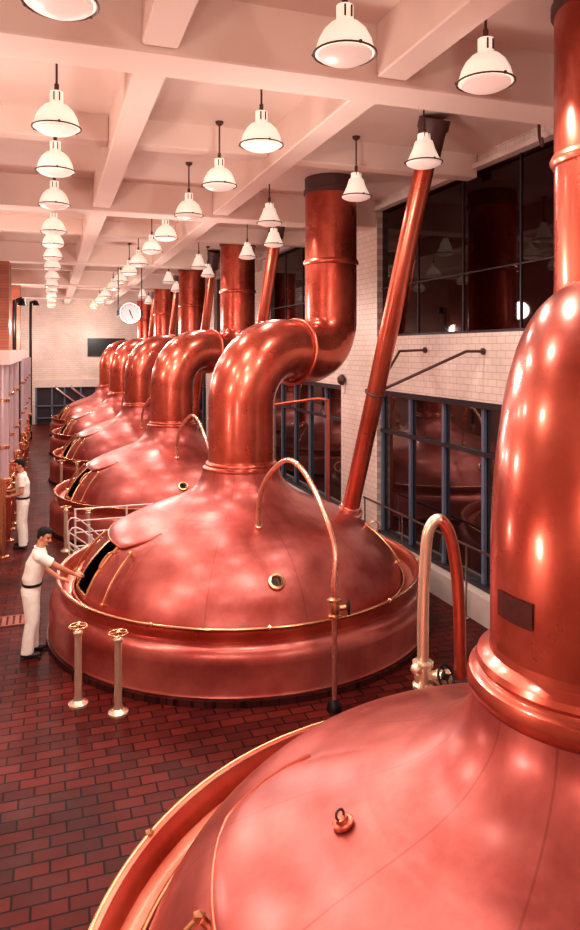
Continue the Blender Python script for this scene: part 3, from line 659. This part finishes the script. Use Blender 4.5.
def person(label, loc, rz, P):
    t = thing('person', label, 'person', loc, rz, None)
    V = lambda k: Vector(P[k])
    t.scale = (P.get('scale',1),)*3
    hc = V('head'); hy = P.get('head_yaw', 0); hp = P.get('head_pitch', 0)
    HR = Matrix.Rotation(hy, 4, 'Z') @ Matrix.Rotation(hp, 4, 'Y')
    H = Matrix.Translation(hc) @ HR
    bm = BM()
    # head: skull, jaw, brow, nose, lips, ears
    def ell(c, s, r=1.): bmesh.ops.create_icosphere(bm, subdivisions=3, radius=1., matrix=H @ Matrix.Translation(c) @ Matrix.Diagonal((*s,1)))
    ell((-.012,0,.022), (.095,.074,.092)); ell((.016,0,-.045), (.068,.054,.068)); ell((.045,0,-.088), (.032,.030,.024))
    ell((.068,0,.018), (.018,.050,.013))
    for s in (-1,1): ell((.045,s*.040,-.022), (.035,.022,.026)); ell((-.008,s*.076,-.012), (.02,.010,.033)); ell((-.004,s*.083,-.008), (.016,.006,.026))
    def hseg(a, b, r1, r2): cap_seg(bm, H@Vector(a), H@Vector(b), r1, r2, 10)
    hseg((.078,0,.008), (.101,0,-.026), .009, .013); hseg((.092,-.012,-.030), (.092,.012,-.030), .009,.009)
    hseg((.074,-.018,-.058), (.074,.018,-.058), .010,.010); hseg((.072,-.015,-.070), (.072,.015,-.070), .010,.010)
    chain(bm, [V('neck'), H@Vector((-.02,0,-.05))], [.062,.055])
    # torso
    loft(bm, [(V('hip')+Vector((0,0,-.08)), .10,.15),(V('hip'), .115,.165),(V('waist'), .10,.145),((V('waist')+V('chest'))/2, .11,.155),(V('chest'), .125,.17),(V('neck')+Vector((-.01,0,-.08)), .09,.16),(V('neck')+Vector((0,0,-.02)), .06,.07)])
    for s, k in ((1,'l'),(-1,'r')):
        chain(bm, [V(k+'_sh')*.5+V('chest')*.5+Vector((0,0,.06)), V(k+'_sh'), V(k+'_el'), V(k+'_wr')], [.07,.056,.040,.027])
        m_ = V(k+'_el')*.65+V(k+'_wr')*.35; add = m_; cap_seg(bm, V(k+'_el')*.85+V(k+'_wr')*.15, m_*.6+V(k+'_wr')*.4, .041, .032)
        hd, pn = P[k+'_hand']; hand(bm, V(k+'_wr'), hd, pn, curl=P[k+'_curl'], side=s*P.get('thumb',1))
        hj = V('hip')+Vector((0, s*.085, -.03))
        chain(bm, [hj, V(k+'_kn'), V(k+'_an')], [.088,.056,.040]); cap_seg(bm, V(k+'_kn')*.75+V(k+'_an')*.25+Vector((-.015,0,0)), V(k+'_kn')*.45+V(k+'_an')*.55, .055,.045)
        f = V(k+'_an')+Vector((0,0,-.05)); chain(bm, [f, f+Vector((.12,s*.01,-.012))], [.035,.028])
    body = remeshed('body', bm, [M['skin'], M['lip'], M['eye'], M['hair']], t, .006, 3)
    Hi = H.inverted()
    for p_ in body.data.polygons:
        q = Hi @ p_.center
        if q.x > .05:
            if abs(q.z+.063) < .012 and abs(q.y) < .024 and q.x > .07: p_.material_index = 1
            elif abs(abs(q.y)-.030) < .013 and abs(q.z+.001) < .0075: p_.material_index = 2
            elif abs(abs(q.y)-.031) < .020 and abs(q.z-.021) < .006: p_.material_index = 3
    # hair
    bm = BM()
    def hell(c, s): bmesh.ops.create_icosphere(bm, subdivisions=3, radius=1., matrix=H @ Matrix.Translation(c) @ Matrix.Diagonal((*s,1)))
    hell((-.028,0,.040), (.092,.080,.088)); hell((.012,0,.092), (.072,.062,.036)); hell((.03,.012,.098), (.055,.045,.032)); hell((-.055,0,-.01), (.052,.066,.06))
    for s in (-1,1): hell((-.012,s*.066,.022), (.035,.014,.03))
    remeshed('hair', bm, M['hair'], t, .006, 3)
    # shirt with short sleeves
    bm = BM()
    loft(bm, [(V('waist')+Vector((0,0,-.06)), .122,.168),(V('waist')+Vector((0,0,.02)), .135,.178),((V('waist')+V('chest'))/2, .135,.185),(V('chest'), .145,.195),(V('neck')+Vector((-.01,0,-.07)), .105,.18),(V('neck')+Vector((-.005,0,-.005)), .072,.085)])
    for k in 'lr':
        e = V(k+'_sh')*.38+V(k+'_el')*.62
        chain(bm, [V(k+'_sh')*.5+V('chest')*.5+Vector((0,0,.05)), V(k+'_sh')], [.09,.076])
        d = (V(k+'_el')-V(k+'_sh')).normalized(); A = axis_mat(V(k+'_sh'), d); L = (e-V(k+'_sh')).length
        add_lathe(bm, [(0,-.04),(.06,-.03),(.074,0),(.068,L*.6),(.07,L),(0,L)], 20, A)
    shirt = remeshed('shirt', bm, M['cloth'], t, .009, 3)
    # collar
    bm = BM(); c = V('neck')+Vector((.0,0,.012))
    for s in (-1,1):
        pts = [c+Vector((-.068*math.cos(a), s*.070*math.sin(a), .012-.022*(1-math.cos(a))*.9)) for a in [PI*k/10*.92 for k in range(11)]]
        add_tube(bm, pts, [.013]*8+[.016,.017,.012], 8)
    obj('shirt_collar', bm, M['cloth'], t)
    # trousers
    bm = BM()
    loft(bm, [(V('hip')+Vector((0,0,-.12)), .118,.165),(V('hip')+Vector((0,0,-.02)), .132,.182),(V('waist')+Vector((0,0,-.05)), .122,.168)])
    for s, k in ((1,'l'),(-1,'r')):
        hj = V('hip')+Vector((0,s*.085,-.06)); kn = V(k+'_kn'); an = V(k+'_an')
        bot = an+Vector((0,0,.0))
        loft(bm, [(hj+Vector((0,0,.08)), .10,.085),(hj, .115,.098),(hj*.5+kn*.5, .10,.088),(kn, .086,.078),(kn*.5+bot*.5+Vector((-.008,0,0)), .083,.074),(bot+Vector((0,0,-.02)), .085,.072)])
    remeshed('trousers', bm, M['cloth'], t, .009, 4)
    bm = BM(); c = V('waist')+Vector((0,0,-.055)); add_lathe(bm, [(1,-.02),(1.02,-.018),(1.02,.018),(1,.02)], 32, Matrix.Translation(c) @ Matrix.Diagonal((.132,.178,1,1))); obj('belt', bm, M['leather'], t)
    for s, k in ((1,'l'),(-1,'r')):
        an = V(k+'_an'); z0 = an.z-.08
        bm = BM()
        bmesh.ops.create_icosphere(bm, subdivisions=3, radius=1., matrix=Matrix.Translation((an.x+.05, an.y+s*.008, z0+.042)) @ Matrix.Diagonal((.145,.05,.042,1)))
        cap_seg(bm, (an.x, an.y, z0+.05), (an.x,an.y,z0+.09), .05,.05); add_box(bm, an.x-.085, an.x+.185, an.y-.042+s*.008, an.y+.042+s*.008, z0, z0+.022)
        remeshed('shoe', bm, M['leather'], t, .008, 3)
    return t
person('man in white shirt and trousers with black belt, arm reaching into the large kettle\'s hatch', (-.22, 9.80, 0), R(-2), dict(
    head=(.165,-.01,1.615), head_yaw=R(-28), head_pitch=R(20), neck=(.10,0,1.46), chest=(.06,0,1.27), waist=(.0,0,1.04), hip=(-.02,0,.92),
    l_sh=(.09,.18,1.39), r_sh=(.10,-.18,1.39), l_el=(.14,.25,1.11), l_wr=(.34,.20,.96), r_el=(.35,-.14,1.21), r_wr=(.55,-.02,1.06),
    l_hand=((.9,-.1,-.25),(0,0,-1)), l_curl=.5, r_hand=((.95,.25,-.05),(.1,.3,-1)), r_curl=.7, thumb=-1,
    l_kn=(.01,.11,.49), r_kn=(.0,-.10,.49), l_an=(.0,.12,.08), r_an=(-.06,-.11,.08), scale=.955))
person('man in white shirt and trousers standing at the brass valves by the left wall', (-.53, 15.2, 0), R(178), dict(
    head=(.06,.0,1.665), head_yaw=R(10), head_pitch=R(10), neck=(.02,0,1.50), chest=(.0,0,1.31), waist=(-.01,0,1.07), hip=(-.01,0,.95),
    l_sh=(.0,.19,1.43), r_sh=(.0,-.19,1.43), l_el=(.0,.26,1.15), l_wr=(.22,.20,1.08), r_el=(.02,-.25,1.15), r_wr=(.23,-.14,1.12),
    l_hand=((.9,-.2,.1),(0,0,-1)), l_curl=.7, r_hand=((.9,.2,.1),(0,0,-1)), r_curl=.7, thumb=-1,
    l_kn=(.02,.10,.50), r_kn=(.0,-.10,.50), l_an=(-.02,.12,.08), r_an=(-.02,-.11,.08)))

# ------------------------------------------------------------------ light
def light(name, kind, loc, power, col=(1,.84,.76), size=.2, aim=None, **kw):
    l = bpy.data.lights.new(name, kind); l.energy = power; l.color = col
    if kind == 'AREA': l.size = size
    else: l.shadow_soft_size = size
    for k, v in kw.items(): setattr(l, k, v)
    o = bpy.data.objects.new(name, l); COL.objects.link(o); o.location = loc
    if aim is not None: o.rotation_euler = (Vector(aim)-Vector(loc)).to_track_quat('-Z','Y').to_euler()
    return o
LC = (1,.915,.84)
for i, (x, y, z) in enumerate(lamps):
    light('lamp_glow', 'SPOT', (x, y, z-.17), 80, LC, .09, (x, y, 0), spot_size=R(165), spot_blend=.6)
light('flood', 'POINT', (-.9, -1.2, 5.0), 190, LC, .25)
light('flood', 'POINT', (4.3, -1.6, 4.4), 150, LC, .25)
light('flood', 'POINT', (-1.2, 3.2, 3.0), 100, LC, .25)
for y, e in ((7.5,120),(14.5,130),(21.5,140),(29.0,160),(36.0,200)):  # unseen fill added along the left wall to brighten ceiling and far end
    light('fill_light', 'POINT', (-1.1, y, 4.7), e, LC, .2)
light('fill_light', 'POINT', (-1.3, 7.6, 2.7), 45, LC, .15)  # added fill without a fixture, lifts the reaching man's white clothes
for y, e in ((6.8,80),(13.4,80),(19.5,80),(25.7,100),(31.5,120),(37.2,150)):  # more added fill down mid-hall, no fixtures, mainly for the ceiling
    light('fill_light', 'POINT', (2.3, y, 4.9), e, LC, .2)
w = bpy.data.worlds.new('W'); scn.world = w; w.use_nodes = True
w.node_tree.nodes['Background'].inputs[0].default_value = (1,.75,.7,1); w.node_tree.nodes['Background'].inputs[1].default_value = .3

# ------------------------------------------------------------------ camera
cam = bpy.data.cameras.new('camera'); co = bpy.data.objects.new('camera', cam); COL.objects.link(co); scn.camera = co
co.location = (0,0,4.0); th = math.atan((290-50)/700); co.rotation_euler = (R(90), 0, -th)
cam.sensor_fit = 'VERTICAL'; cam.sensor_height = 36; cam.lens = 36*700/930; cam.shift_y = -115/930; cam.clip_start = .05
scn.view_settings.view_transform = 'Standard'; scn.view_settings.look = 'None'; scn.view_settings.exposure = .15; scn.view_settings.gamma = .90
